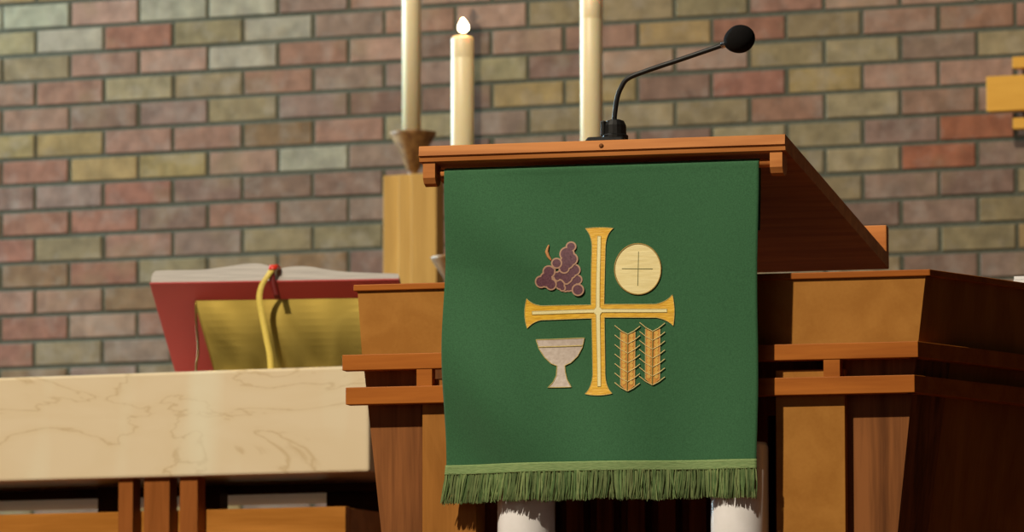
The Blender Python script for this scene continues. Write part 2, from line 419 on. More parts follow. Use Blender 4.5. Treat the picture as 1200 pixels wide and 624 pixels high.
# upper panels
bm = bmesh.new()
hexa(bm, [(-.4335, .10, .985), (.4985, .10, .985), (.4985, .12, .985), (-.4335, .12, .985), (FXL + .002, .10, 1.105), (FXR - .008, .10, 1.105), (FXR - .008, .12, 1.105), (FXL + .002, .12, 1.105)])
part('upper_panel', bm, M['panel_fig'], pulpit)
bm = bmesh.new()
b0, t0 = (.4985, .10), (FXR - .008, .10)
slab(bm, b0, off(b0, dR, LS - .05), t0, off(t0, dR, LS - .03), .985, 1.105, .018)
part('side_panel', bm, M['panel'], pulpit)
# lower side panel
bm = bmesh.new()
b0, t0 = (.385, .10), (.4985, .10)
slab(bm, b0, off(b0, dR, .10), t0, off(t0, dR, .10), FLOOR, .985, .018)
part('side_panel', bm, M['walnut'], pulpit)
bm = bmesh.new()
b1, t1 = off((.38, .10), dR, .102), off((.4935, .10), dR, .102)
slab(bm, b1, off(b1, dR, LS - .2), t1, off(t1, dR, LS - .16), FLOOR, .985, .018)
part('side_panel', bm, M['panel'], pulpit)
# left return of the body
bm = bmesh.new()
slab(bm, (-.337, .12), off((-.337, .12), dL, .4), (-.442, .12), off((-.442, .12), dL, .4), FLOOR, 1.105, .018, nrm=(1, 0))
part('side_panel', bm, M['panel'], pulpit)
# walnut and cherry lower panels
def lerp_edge(x_hi, z_hi, x_lo, z_lo, z): return x_hi + (x_lo - x_hi) * (z_hi - z) / (z_hi - z_lo)
xl = lambda z: lerp_edge(-.4335, 1.0, -.4009, .706, z)
xr = lambda z: lerp_edge(.4985, 1.0, .4640, .692, z)
zb = FLOOR
bm = bmesh.new()
hexa(bm, [(xl(zb), .10, zb), (-.30, .10, zb), (-.30, .118, zb), (xl(zb), .118, zb), (xl(.985), .10, .985), (-.335, .10, .985), (-.335, .118, .985), (xl(.985), .118, .985)])
part('walnut_panel', bm, M['walnut'], pulpit)
bm = bmesh.new()
hexa(bm, [(.37, .10, zb), (xr(zb), .10, zb), (xr(zb), .118, zb), (.37, .118, zb), (.37, .10, .985), (xr(.985), .10, .985), (xr(.985), .118, .985), (.37, .118, .985)])
part('walnut_panel', bm, M['walnut'], pulpit)
bm = bmesh.new(); box(bm, -.3251, -.2336, .08, .135, zb, .955, .001); part('cherry_panel', bm, M['panel'], pulpit)
bm = bmesh.new(); box(bm, .2690, .3830, .08, .135, zb, .956, .001); part('cherry_panel', bm, M['panel_fig'], pulpit)
# rails
for z0, z1, x0, x1, xe in ((.9705, .9965, -.4567, .5078, 0), (.9140, .9425, -.4508, .5018, 0)):
    bm = bmesh.new()
    box(bm, x0, x1, .06, .085, z0, z1, .0012)
    p1 = (x1 - .001, .0605)
    slab(bm, p1, off(p1, dR, LS - .06), p1, off(p1, dR, LS - .06), z0, z1, .022, .0012)
    part('rail', bm, M['cherry'], pulpit)
for x0, x1 in ((-.3296, -.3034), (.3523, .379)):
    bm = bmesh.new(); box(bm, x0, x1, .0615, .082, .942, .971); part('block', bm, M['cherry'], pulpit)
# recess behind the banner: back board, slats, two white posts, pedestal
bm = bmesh.new(); box(bm, -.235, .268, .42, .44, zb, .96); part('back_panel', bm, M['walnut'], pulpit)
bm = bmesh.new(); box(bm, -.36, .64, .585, .60, zb, 1.038); part('back_panel', bm, M['walnut'], pulpit)
bm = bmesh.new(); box(bm, -.405, .39, .30, .31, .90, 1.06); part('back_panel', bm, M['walnut'], pulpit)
for i in range(9):
    x = -.21 + i * .053
    bm = bmesh.new(); box(bm, x, x + .03, .37, .42, zb, .95, .0015); part('slat', bm, M['walnut'], pulpit)
for xc in (-.1475, .2095):
    bm = bmesh.new(); lathe(bm, [(0, zb), (.047, zb), (.047, .832), (.044, .8395), (0, .8405)], 40, (xc, .076)); part('white_post', bm, M['white_post'], pulpit, True, 'white round post under the desk')
bm = bmesh.new(); hexa(bm, [(-.19, .22, .80), (.10, .22, .80), (.10, .42, .80), (-.19, .42, .80), (-.19, .22, 1.272), (.10, .22, 1.272), (.10, .42, 1.246), (-.19, .42, 1.246)]); part('pedestal', bm, M['cherry'], pulpit)
bm = bmesh.new()
hexa(bm, [(.24, .12, 1.04), (.49, .12, 1.04), (.65, .64, 1.04), (.24, .64, 1.04), (.24, .12, 1.06), (.49, .12, 1.06), (.65, .64, 1.06), (.24, .64, 1.06)])
part('shelf', bm, M['panel'], pulpit)

# white papers on the pulpit's rear right shelf
pp = thing('paper_stack', (0, 0, 0), 0, 'small white stack of papers on the right rear edge of the pulpit', 'papers')
# placed in pulpit space
Rm = Matrix.Rotation(PR, 4, 'Z'); Tm = Matrix.Translation((PO[0], PO[1], 0))
pp.matrix_world = Tm @ Rm @ Matrix.Translation((.610, .585, 1.061))
bm = bmesh.new()
for k in range(14):
    dx = random.uniform(-.0012, .0012); box(bm, -.034 + dx, .034 + dx, -.04, .04, .006 * k, .006 * k + .0055)
part('sheets', bm, M['paper'], pp)

# ------------------------------------------------------------------ microphone
mic = thing('microphone', (0, 0, 0), 0, 'black gooseneck microphone with round foam windscreen on the pulpit desk', 'microphone')
mic.matrix_world = Tm @ Rm @ Matrix.Translation((0, .06, 1.3236))
bm = bmesh.new()
def tilt(y): return -y * math.tan(sl)
hexa(bm, [(-.042, -.03, tilt(-.03)), (.030, -.03, tilt(-.03)), (.030, .05, tilt(.05)), (-.042, .05, tilt(.05)), (-.034, -.02, .0185), (.026, -.02, .0185), (.026, .04, .016), (-.034, .04, .016)], .003)
part('base', bm, M['black'], mic)
bm = bmesh.new(); lathe(bm, [(0, .014), (.0215, .014), (.0215, .021), (.0185, .0235), (.0180, .038), (.0145, .0455), (.007, .048), (0, .048)], 16, (.008, 0)); part('socket', bm, M['black'], mic)
bm = bmesh.new(); box(bm, -.0145, -.0075, -.010, .010, .020, .046, .002); part('switch', bm, M['black'], mic)
neck = spline([(.0065, 0, .04), (.0072, 0, .055), (.0112, 0, .082), (.018, 0, .1), (.0295, 0, .1145), (.06, 0, .126), (.12, 0, .1435), (.199, 0, .167)], 8)
bm = bmesh.new(); tube(bm, neck, .0041, 12); part('gooseneck', bm, M['black'], mic, True)
bm = bmesh.new()
tube(bm, [(.186, 0, .163), (.205, 0, .1685)], .0052, 16); part('collar', bm, M['steel'], mic, True, 'shiny metal collar')
bm = bmesh.new(); bmesh.ops.create_icosphere(bm, subdivisions=4, radius=1)
d = Matrix.Rotation(math.radians(-16), 4, 'Y')
for v in bm.verts:
    s = 1.0 if v.co.x > 0 else 1 - .10 * abs(v.co.x)
    v.co = d @ Vector((v.co.x * .0262, v.co.y * .0232 * s, v.co.z * .0232 * s)) + Vector((.2165, -.001, .1725))
part('windscreen', bm, M['foam'], mic, True)

# ------------------------------------------------------------------ banner
banner = thing('banner', (PO[0], PO[1], 0), PR, 'green fringed cloth banner with embroidered gold cross hanging from the pulpit', 'banner')
ZT, ZB = 1.2935, .806
def sway(x, z):
    t = (ZT - z) / (ZT - ZB)
    y = .0100 * t * math.sin(9 * x + 5 * z + 1.0) + .0140 * math.sin((x * .8 + (z - 1.15) * .9) * 22) * min(1, t * 3) * math.exp(-((x + .17) / .16) ** 2)
    y += .006 * min(1, 2 * t) * math.sin(17 * (x + .35 * z) + .6) * .5
    y += .0055 * t * math.sin(31 * x + 1.3 + 3 * z) + .003 * math.exp(-((x - .22) / .06) ** 2) * math.sin(z * 14) * min(1, t * 2)
    return y
def bx(u, z):   # u 0..1 across
    t = (ZT - z) / (ZT - ZB)
    xl_ = -.2703 - .003 * t + .0012 * math.sin(t * 7); xr_ = .2563 - .0055 * t + .001 * math.sin(t * 9 + 1)
    return xl_ + (xr_ - xl_) * u
FY = .0190
bm = bmesh.new(); NU, NV = 110, 90
grid = []
path = []  # (z, y offset, sway?)  back flap, over the dowel, front
for k in range(8): path.append((1.18 + (1.2875 - 1.18) * k / 8, .0335, 0))
for k in range(9):
    a = PI * k / 8; path.append((1.2875 + .0078 * math.sin(a), .026 + .0078 * math.cos(a), 0))
for k in range(1, NV + 1): path.append((1.2875 - (1.2875 - ZB) * k / NV, FY, 1))
for z, y, s in path:
    grid.append([bm.verts.new((bx(i / NU, min(z, ZT)), y + (sway(bx(i / NU, z), z) if s else 0), z)) for i in range(NU + 1)])
for a, b in zip(grid, grid[1:]):
    for i in range(NU): bm.faces.new((a[i], a[i + 1], b[i + 1], b[i]))
cl = part('cloth', bm, M['cloth'], banner, True, 'plain green cloth')
sm = cl.modifiers.new('solid', 'SOLIDIFY'); sm.thickness = .0008; sm.offset = 1

def E(px, py):   # embroidery drawing coordinates -> banner x, z
    return (-.0098 + .001428 * (px - 702) - 3.5e-6 * (py - 266), 1.1917 - .001389 * (py - 266) - 3.4e-5 * (px - 702))
def P3(px, py, h):
    x, z = E(px, py); return (x, FY + sway(x, z) - .0012 - h, z)
def resample(pts, step, closed=True):
    out = []; n = len(pts)
    for i in range(n if closed else n - 1):
        a, b = Vector(pts[i]), Vector(pts[(i + 1) % n]); m = max(1, int((b - a).length / step))
        for k in range(m): out.append(a.lerp(b, k / m))
    if not closed: out.append(Vector(pts[-1]))
    return out
def patch(bm, pts, h, thick=.0006, mi=0):
    b = resample([Vector(p) for p in pts], 2.0); n = len(b)
    xs = [p.x for p in b]; ys = [p.y for p in b]
    def inside(x, y):
        c = False; j = n - 1
        for i in range(n):
            if (b[i].y > y) != (b[j].y > y) and x < (b[j].x - b[i].x) * (y - b[i].y) / (b[j].y - b[i].y) + b[i].x: c = not c
            j = i
        return c
    extra = []
    x = min(xs) + 1.7
    while x < max(xs):
        y = min(ys) + 1.3
        while y < max(ys):
            if inside(x, y) and min((q.x - x) ** 2 + (q.y - y) ** 2 for q in b) > 1.0: extra.append(Vector((x, y)))
            y += 4
        x += 4
    allp = b + extra
    vo, eo, fo, *_ = geometry.delaunay_2d_cdt(allp, [(i, (i + 1) % n) for i in range(n)], [list(range(n))], 1, 1e-5)
    top = [bm.verts.new(P3(v.x, v.y, h)) for v in vo]
    for f in fo:
        try: q = bm.faces.new([top[i] for i in f]); q.material_index = mi
        except ValueError: pass
    # rim back to the cloth
    lo = [bm.verts.new(P3(p.x, p.y, h - thick)) for p in b]; hi = [bm.verts.new(P3(p.x, p.y, h)) for p in b]
    for i in range(n):
        q = bm.faces.new((hi[i], hi[(i + 1) % n], lo[(i + 1) % n], lo[i])); q.material_index = mi
def cord(bm, pts, h, r, closed=True, mi=0):
    b = resample([Vector(p) for p in pts], 2.0, closed)
    if closed: b = b + [b[0], b[1]]
    k = len(bm.faces)
    tube(bm, [P3(p.x, p.y, h) for p in b], r, 6, not closed)
    bm.faces.ensure_lookup_table()
    for f in bm.faces[k:]: f.material_index = mi
def disc(cx, cy, rx, ry=None, n=40): 
    ry = ry or rx
    return [(cx + rx * math.cos(2 * PI * k / n), cy + ry * math.sin(2 * PI * k / n)) for k in range(n)]
def arc(p, q, bulge, n=8):   # curved connection from p to q, control point bulge
    return [((1 - t) ** 2 * p[0] + 2 * t * (1 - t) * bulge[0] + t * t * q[0], (1 - t) ** 2 * p[1] + 2 * t * (1 - t) * bulge[1] + t * t * q[1]) for t in [k / n for k in range(n)]]
def emb(name, label, bm, mats):
    o = part(name, bm, mats, banner, 'flat', label)
    return o
# cross
out = []
out += arc((686.3, 268), (718.8, 267.6), (702, 265.8))
out += arc((718.8, 267.6), (709.8, 290), (710.3, 274)); out += [(709.8, 290), (709.6, 357.6)]
out += [(768, 356.6)]; out += arc((768, 356.6), (787, 345.6), (781, 353.5)); out += arc((787, 345.6), (787.8, 381.8), (791, 363))
out += arc((787.8, 381.8), (768, 372.4), (780, 374)); out += [(768, 372.4), (710, 373)]
out += [(710.6, 440)]; out += arc((710.6, 440), (718.8, 461.8), (711.4, 455)); out += arc((718.8, 461.8), (686.7, 462.3), (702.5, 466))
out += arc((686.7, 462.3), (695.6, 440), (694.6, 455)); out += [(695.6, 440), (695.2, 374)]
out += [(634, 375.4)]; out += arc((634, 375.4), (617.2, 385), (624, 377)); out += arc((617.2, 385), (617.2, 350.3), (611.5, 368))
out += arc((617.2, 350.3), (638, 358.9), (624, 358.6)); out += [(638, 358.9), (694.6, 358.4)]
out += [(694.4, 290)]; out += arc((694.4, 290), (686.3, 268), (694, 276))
bm = bmesh.new()
patch(bm, out, .0010, .0012, 0)
cord(bm, out, .0009, .0006, True, 1)
c_ = (702.6, 365.4)
plus = [(700.6, 277), (704.4, 277), (704.6, 361), (707, 363.2), (780.6, 362.2), (780.6, 366), (707, 367), (705, 370), (705.4, 453.5), (701.6, 453.5), (700.4, 370), (698, 367.4), (623.4, 368.8), (623.4, 365), (698, 363.6), (700.4, 361)]
patch(bm, plus, .0016, .0006, 2)
cord(bm, plus, .0014, .0006, True, 1)
emb('cross_emblem', 'gold cross with flared ends and cream centre line', bm, [M['gold_cloth'], M['gold_thread'], M['cream_cloth']])
# grapes
def zg(x, y): return (605 + x / 5.2, 260 + y / 5.2)
pieces = [
    [(330, 402, 26), (358, 372, 24), (382, 357, 28), (310, 408, 22), (345, 400, 26)],
    [(278, 388, 28), (292, 408, 18)],
    [(365, 298, 34), (320, 345, 34), (285, 330, 28), (262, 345, 20), (325, 312, 34), (300, 330, 34), (345, 320, 30), (262, 335, 24), (318, 365, 20)],
    [(212, 310, 36), (160, 370, 34), (222, 385, 33), (195, 350, 38), (236, 300, 14), (190, 372, 30)],
    [(342, 154, 28), (320, 200, 42), (345, 232, 38), (305, 288, 30), (322, 250, 42), (300, 260, 30)],
    [(260, 258, 30)],
    [(388, 420, 34)]]
bm = bmesh.new()
for n_, pc in enumerate(pieces):
    h = .0008 + n_ * .00035
    for k, (x, y, r) in enumerate(pc):
        X, Y = zg(x, y); patch(bm, disc(X, Y, (r + 4) / 5.2, None, 26), h + k * .000004, .0004, 1)
    for k, (x, y, r) in enumerate(pc):
        X, Y = zg(x, y); patch(bm, disc(X, Y, (r - 5) / 5.2, None, 26), h + .00018 + k * .000004, .0001, 0)
gr = emb('grape_emblem', 'dark purple bunch of grapes with pink outlines', bm, [M['grape'], M['grape_edge']])
bm = bmesh.new()
st = [zg(*q) for q in ((210, 145), (203, 165), (198, 188), (208, 215), (228, 242))]
b = resample(st, 1.5, False); tube(bm, [P3(p.x, p.y, .0012) for p in b], .002, 8, True, radii=[.0012 + .0016 * math.sin(PI * i / (len(b) - 1)) for i in range(len(b))], flat=.5)
s_ = part('stem', bm, M['stem'], gr, True, 'orange brown stem')
# host
bm = bmesh.new()
patch(bm, disc(747.4, 315.6, 26.8, 30.0), .0010, .0012, 0); cord(bm, disc(747.4, 315.6, 26.6, 29.8), .0010, .00105, True, 1)
cord(bm, [(747.9, 295.2), (747.2, 335)], .0012, .00055, False, 2); cord(bm, [(729, 315.2), (764.3, 315.4)], .0012, .00055, False, 2)
emb('host_emblem', 'round cream disc with a thin green cross', bm, [M['host_cloth'], M['host_rim'], M['host_line']])
# chalice
def zc(x, y): return (605 + x / 5.2, 360 + y / 5.2)
ch = [zc(*q) for q in ((118, 200), (422, 192), (408, 248), (378, 300), (335, 340), (296, 358), (300, 400), (312, 445), (338, 490), (200, 494), (228, 462), (246, 420), (248, 360), (212, 346), (172, 308), (138, 258))]
bm = bmesh.new(); patch(bm, ch, .0010, .0012, 0); cord(bm, ch, .0010, .0008, True, 1); cord(bm, [zc(132, 245), zc(410, 238)], .0012, .0011, False, 1)
emb('chalice_emblem', 'silver grey goblet with gold outline', bm, [M['silver_cloth'], M['gold_thread']])
# wheat
def zw(x, y): return (690 + x / 5.2, 360 + y / 5.2)
for cx, y0, y1, n_, lab in ((242, 168, 515, 7, 'lower left wheat ear'), (387, 148, 475, 7, 'upper right wheat ear')):
    bm = bmesh.new()
    body = [zw(cx - 44, y0 - 16), zw(cx, y0 + 6), zw(cx + 44, y0 - 16), zw(cx + 42, y1 - 34), zw(cx - 2, y1), zw(cx - 42, y1 - 34)]
    patch(bm, body, .0010, .0012, 0)
    for k in range(12):
        yy = y0 + 18 + (y1 - y0 - 62) * k / 11
        for sg in (-1, 1):
            gx, gy = zw(cx + sg * 22, yy - 8 + 14 * 0); patch(bm, [(gx + 2.1 * math.cos(a_) + sg * .0, gy + 2.5 * math.sin(a_) - sg * 0) for a_ in [2 * PI * q / 12 for q in range(12)]], .00125 + .00002 * k, .0003, 3)
    cord(bm, [zw(cx, y0), zw(cx - 2, y1)], .0013, .0010, False, 2)
    for k in (-1, 1): cord(bm, [zw(cx + k * 43, y0 - 14), zw(cx + k * 42, y1 - 34)], .0010, .0005, False, 1)
    for k in range(n_):
        yy = y0 + (y1 - y0) * k / (n_ - 1)
        cord(bm, [zw(cx - 1, yy), zw(cx - 38, yy - 20), zw(cx - 77, yy - 52)], .0015, .00075, False, 1)
        cord(bm, [zw(cx + 1, yy), zw(cx + 36, yy - 20), zw(cx + 72, yy - 50)], .0015, .00075, False, 1)
    emb('wheat_emblem', lab, bm, [M['wheat'], M['awn'], M['wheat_line'], M['wheat_grain']])
# fringe heading and fringe
bm = bmesh.new(); rows = []
for k in range(7):
    z = .8095 - .0165 * k / 6
    rows.append([bm.verts.new((bx(i / NU, ZB) + (i / NU - .5) * .002 - .0016 * (k / 6) * (1 - i / NU), FY + sway(bx(i / NU, ZB), ZB) - .0022 - .0009 * (k % 2), z)) for i in range(NU + 1)])
for a, b in zip(rows, rows[1:]):
    for i in range(NU): bm.faces.new((a[i], a[i + 1], b[i + 1], b[i]))
fb = part('fringe_band', bm, M['band'], banner, True, 'pale green woven heading'); sm = fb.modifiers.new('solid', 'SOLIDIFY'); sm.thickness = .002; sm.offset = -1
def build_fringe():
    verts, faces, cols = [], [], []
    rnd = random.Random(11); N_ = 1300
    for i in range(N_):
        u = (i + rnd.uniform(-.6, .6)) / N_; u = min(max(u, 0), 1); layer = rnd.random()
        x0 = bx(u, ZB) - .002 * (1 - u); y0 = FY + sway(x0, ZB) - .0028 + .006 * layer
        cl_ = math.sin(u * 47) * .0020 + math.sin(u * 111 + 2) * .0016
        lean = -.009 * (1 - u) ** 2.5 - .001 + cl_ + rnd.gauss(0, .0016)
        ln = .0485 + .0012 * math.sin(u * 21) + .001 * math.sin(u * 57) + rnd.gauss(0, .0012) 
        wob = rnd.uniform(-.0016, .0016); yb = rnd.uniform(-.004, .003)
        c = rnd.random(); r = rnd.uniform(.0008, .0012)
        A, B_ = (.11, .195, .070), (.28, .345, .145)
        sh = .75 + .35 * (.5 + .5 * math.sin(u * 83 + 3 * math.sin(u * 19)))
        colr = tuple((A[j] + (B_[j] - A[j]) * c) * sh for j in range(3)) + (1,)
        n = len(verts); S = 6
        for k in range(S):
            t = k / (S - 1)
            X = x0 + lean * t * (.6 + .4 * t) + wob * math.sin(t * PI * 1.4); Y = y0 + yb * math.sin(t * PI * .6); Z = .7965 - ln * t
            rr = r * (1 if k < S - 1 else .5)
            for a in (0, 2.094, 4.189):
                verts.append((X + rr * math.cos(a), Y + rr * math.sin(a), Z)); cols.append(colr)
        for k in range(S - 1):
            for a in range(3):
                q = n + 3 * k; faces.append((q + a, q + (a + 1) % 3, q + 3 + (a + 1) % 3, q + 3 + a))
        faces.append((n, n + 2, n + 1)); faces.append((n + 3 * S - 3, n + 3 * S - 2, n + 3 * S - 1))
    me = bpy.data.meshes.new('fringe'); me.from_pydata(verts, [], faces); me.update()
    ca = me.color_attributes.new('tint', 'FLOAT_COLOR', 'POINT'); ca.data.foreach_set('color', [a for c in cols for a in c])
    me.materials.append(M['fringe'])
    o = bpy.data.objects.new('fringe', me); COL.objects.link(o); o.parent = banner; o['kind'] = 'stuff'; o['label'] = 'yellow green hanging threads'
build_fringe()

# ------------------------------------------------------------------ altar
AX = -4.6655; AL = -7.1
altar = thing('altar', (AX, 11.0, FLOOR), 0, 'wooden altar with a thick cream marble top, cut by the left edge', 'altar')
def A(bm_, x0, x1, y0, y1, z0, z1, bev=0): box(bm_, x0 - AX, x1 - AX, y0 - 11, y1 - 11, z0 - FLOOR, z1 - FLOOR, bev)
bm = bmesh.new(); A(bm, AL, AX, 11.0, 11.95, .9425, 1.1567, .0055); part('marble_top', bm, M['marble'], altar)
bm = bmesh.new(); A(bm, AL + .1, -4.740, 11.055, 11.08, FLOOR, .878, .0015); part('front_panel', bm, M['altar_wood'], altar)
bm = bmesh.new(); A(bm, -4.765, -4.740, 11.08, 11.83, FLOOR, .876, .0015); part('side_panel', bm, M['altar_wood'], altar)
bm = bmesh.new(); A(bm, AL + .1, AL + .125, 11.08, 11.83, FLOOR, .876, .0015); part('side_panel', bm, M['altar_wood'], altar)
bm = bmesh.new(); A(bm, AL + .1, -4.740, 11.805, 11.83, FLOOR, .82, .0015); part('back_panel', bm, M['altar_wood'], altar)
for x0, x1 in ((-5.2267, -5.1941), (-5.1692, -5.1119), (-5.089, -5.0491)):
    bm = bmesh.new(); A(bm, x0, x1, 11.015, 11.054, FLOOR, .9425, .0012); part('post', bm, M['altar_post'], altar)
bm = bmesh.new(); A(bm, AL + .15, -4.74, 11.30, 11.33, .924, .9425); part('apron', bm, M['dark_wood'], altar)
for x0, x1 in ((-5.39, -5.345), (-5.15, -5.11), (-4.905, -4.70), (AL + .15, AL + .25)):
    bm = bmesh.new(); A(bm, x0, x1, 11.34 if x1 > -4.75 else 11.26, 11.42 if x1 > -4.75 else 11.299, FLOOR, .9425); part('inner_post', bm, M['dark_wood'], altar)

# ------------------------------------------------------------------ book stand and book
BO = (-4.9652, 11.2, 0); BR = math.radians(13)
TB = Matrix.Translation((BO[0], BO[1], 0)) @ Matrix.Rotation(BR, 4, 'Z')
ZA = 1.1567
def cz(y): return 1.354 - .6235 * y      # underside line of the book cover
stand = thing('book_stand', (0, 0, 0), 0, 'shiny brass book stand on the marble altar under the open book', 'book stand')
stand.matrix_world = TB @ Matrix.Translation((0, .05, ZA))
# front plate: slightly bowed sheet with a slanted left edge
bm = bmesh.new(); rows = []
for k in range(13):
    t = k / 12; z = .0 + (cz(.05) - ZA - .001) * t
    xa = -.128 - .045 * t ** 1.2; xb = .192
    rows.append([bm.verts.new((xa + (xb - xa) * i / 40, -.0035 * math.sin(PI * t) + .0015 * math.sin(i * .55 + 2 * t) * (1 - t), z)) for i in range(41)])
for a, b in zip(rows, rows[1:]):
    for i in range(40): bm.faces.new((a[i], a[i + 1], b[i + 1], b[i]))
o = part('front_plate', bm, M['brass'], stand, False); sm = o.modifiers.new('solid', 'SOLIDIFY'); sm.thickness = .002
bm = bmesh.new()
hexa(bm, [(-.175, .014, cz(.064) - ZA - .004), (.175, .014, cz(.064) - ZA - .004), (.175, .245, cz(.295) - ZA - .004), (-.175, .245, cz(.295) - ZA - .004),
          (-.175, .014, cz(.064) - ZA - .001), (.175, .014, cz(.064) - ZA - .001), (.175, .245, cz(.295) - ZA - .001), (-.175, .245, cz(.295) - ZA - .001)])
part('rest_plate', bm, M['brass'], stand)
for s in (-1, 1):
    bm = bmesh.new(); pts = []
    pts = spline([(s * .1725 + (s + 1) * .0075, -.001, cz(.05) - ZA - .003), (s * .170 + (s + 1) * .0075, -.004, .12), (s * .1665 + (s + 1) * .0075, -.001, .06), (s * .1705 + (s + 1) * .0075, -.003, .03), (s * .170 + (s + 1) * .0075, 0, 0.0015)], 5)
    tube(bm, pts, .0022, 8); part('leg', bm, M['brass'], stand, True)
book = thing('open_book', (0, 0, 0), 0, 'large open book with red cover lying on the brass stand', 'book')
th = math.atan(.6235)
book.matrix_world = TB @ Matrix.Translation((0, 0, cz(0))) @ Matrix.Rotation(-th, 4, 'X')
# book space: x across, y down the slope, z above the cover
BL = .345
bm = bmesh.new()
for x0, x1, z0, z1 in ((-.2595, -.004, 0, 0), (.004, .2630, 0, 0)):
    box(bm, x0, x1, 0, BL, 0, .0035, .0008)
part('cover', bm, M['cover'], book)
bm = bmesh.new(); box(bm, -.006, .0075, -.0005, BL, -.0012, .0034, .0008); part('spine', bm, M['ribbon_dark'], book, False, 'dark red spine')
def page_block(prof, lab, x0, x1, ybk):
    # prof: (x, height above cover), extruded along the slope
    b = bmesh.new(); P = spline([(x, 0, h) for x, h in prof], 6); N2 = 10; rows = []
    for j in range(N2 + 1):
        y = .006 + (BL - .012) * j / N2
        rows.append([(b.verts.new((p.x, y, .0037)), b.verts.new((p.x, y, .0037 + max(.0005, p.z)))) for p in P])
    for j in range(N2):
        for i in range(len(P) - 1):
            b.faces.new((rows[j][i][1], rows[j][i + 1][1], rows[j + 1][i + 1][1], rows[j + 1][i][1]))
            b.faces.new((rows[j][i][0], rows[j + 1][i][0], rows[j + 1][i + 1][0], rows[j][i + 1][0]))
        for i in (0, len(P) - 1): b.faces.new((rows[j][i][0], rows[j][i][1], rows[j + 1][i][1], rows[j + 1][i][0]))
    for j in (0, N2):
        for i in range(len(P) - 1): b.faces.new((rows[j][i][0], rows[j][i + 1][0], rows[j][i + 1][1], rows[j][i][1]))
    bmesh.ops.remove_doubles(b, verts=b.verts[:], dist=1e-5)
    return part('page_block', b, M['pages'], book, False, lab)
K = 1 / math.cos(th) * .93
page_block([(-.2575, .004), (-.2585, .020), (-.2555, .030), (-.246, .0345), (-.200, .035), (-.150, .0355), (-.105, .042), (-.065, .0485), (-.035, .0485), (-.015, .042), (-.002, .030)], 'left half of the pages', 0, 0, 0)
page_block([(.003, .030), (.018, .037), (.045, .0405), (.075, .038), (.110, .030), (.150, .0235), (.200, .0195), (.250, .017), (.2600, .014), (.2615, .004)], 'right half of the pages', 0, 0, 0)
# ribbons
def ribbon(name, pts, w, mat, label):
    b = bmesh.new(); P = spline(pts, 8); prev = None
    for i, p in enumerate(P):
        t = i / (len(P) - 1); wd = w
        q = (b.verts.new((p.x - wd, p.y - .0008 * math.sin(t * 9), p.z)), b.verts.new((p.x + wd, p.y + .0008 * math.sin(t * 9), p.z + .0004)))
        if prev: b.faces.new((prev[0], prev[1], q[1], q[0]))
        prev = q
    o = part(name, b, mat, book, True, label); s = o.modifiers.new('solid', 'SOLIDIFY'); s.thickness = .0006
    return o
Bi = (TB @ Matrix.Translation((0, 0, cz(0))) @ Matrix.Rotation(-th, 4, 'X')).inverted()
def bl(x, y, z): return tuple(Bi @ (TB @ Vector((x, y, z))))
ribbon('ribbon', [bl(.0, .012, 1.385), bl(-.002, -.004, 1.378), bl(-.008, -.012, 1.366), bl(-.021, -.013, 1.345), bl(-.026, -.013, 1.320), bl(-.021, -.012, 1.285), bl(-.012, -.012, 1.24), bl(-.004, -.011, 1.20), bl(-.002, -.010, 1.162)], .0062, M['ribbon_yellow'], 'long yellow ribbon marker')
ribbon('ribbon', [bl(.003, .03, 1.384), bl(.001, .010, 1.390), bl(.001, -.003, 1.386), bl(.0, -.006, 1.379)], .0085, M['ribbon_red'], 'bright red ribbon')
ribbon('ribbon', [bl(.0, -.004, 1.380), bl(-.002, -.006, 1.370), bl(.001, -.006, 1.350), bl(.008, -.005, 1.325)], .0065, M['ribbon_dark'], 'dark red ribbon')

# ------------------------------------------------------------------ candles and stands
def candle(name, x, y, z0, z1, r, label, lit=True):
    t = thing(name, (x, y, z0), 0, label, 'candle', None)
    h = z1 - z0
    bm = bmesh.new(); lathe(bm, [(0, 0), (r, 0), (r, h - .052), (r - .0007, h - .050), (r, h - .048), (r, h - .006), (r * .93, h - .0015), (r * .80, h), (r * .35, h - .004), (0, h - .005)], 40)
    part('wax', bm, M['wax'], t, True)
    bm = bmesh.new(); tube(bm, [(0, 0, h - .006), (.0006, 0, h + .004), (.002, 0, h + .011)], .0016, 8); part('wick', bm, M['black'], t, True)
    if lit:
        bm = bmesh.new(); prof = []
        for k in range(17):
            s = k / 16; rr = .0148 * (math.sin(PI * s ** .75)) ** .85 * (1 - .35 * s); prof.append((max(rr, 0 if k in (0, 16) else .0004), h + .009 + .036 * s))
        prof[0] = (0, prof[0][1]); prof[-1] = (0, prof[-1][1])
        lathe(bm, prof, 24)
        for v in bm.verts: v.co.x += .0025 * math.sin((v.co.z - h) * 60)
        part('flame', bm, M['flame'], t, True)
        l = bpy.data.lights.new('candle_light', 'POINT'); l.energy = .7; l.color = (1, .48, .16); l.shadow_soft_size = .006
        lo = bpy.data.objects.new('candle_light', l); COL.objects.link(lo); lo.location = (x - .0, y - .012, z1 + .045)
    return t
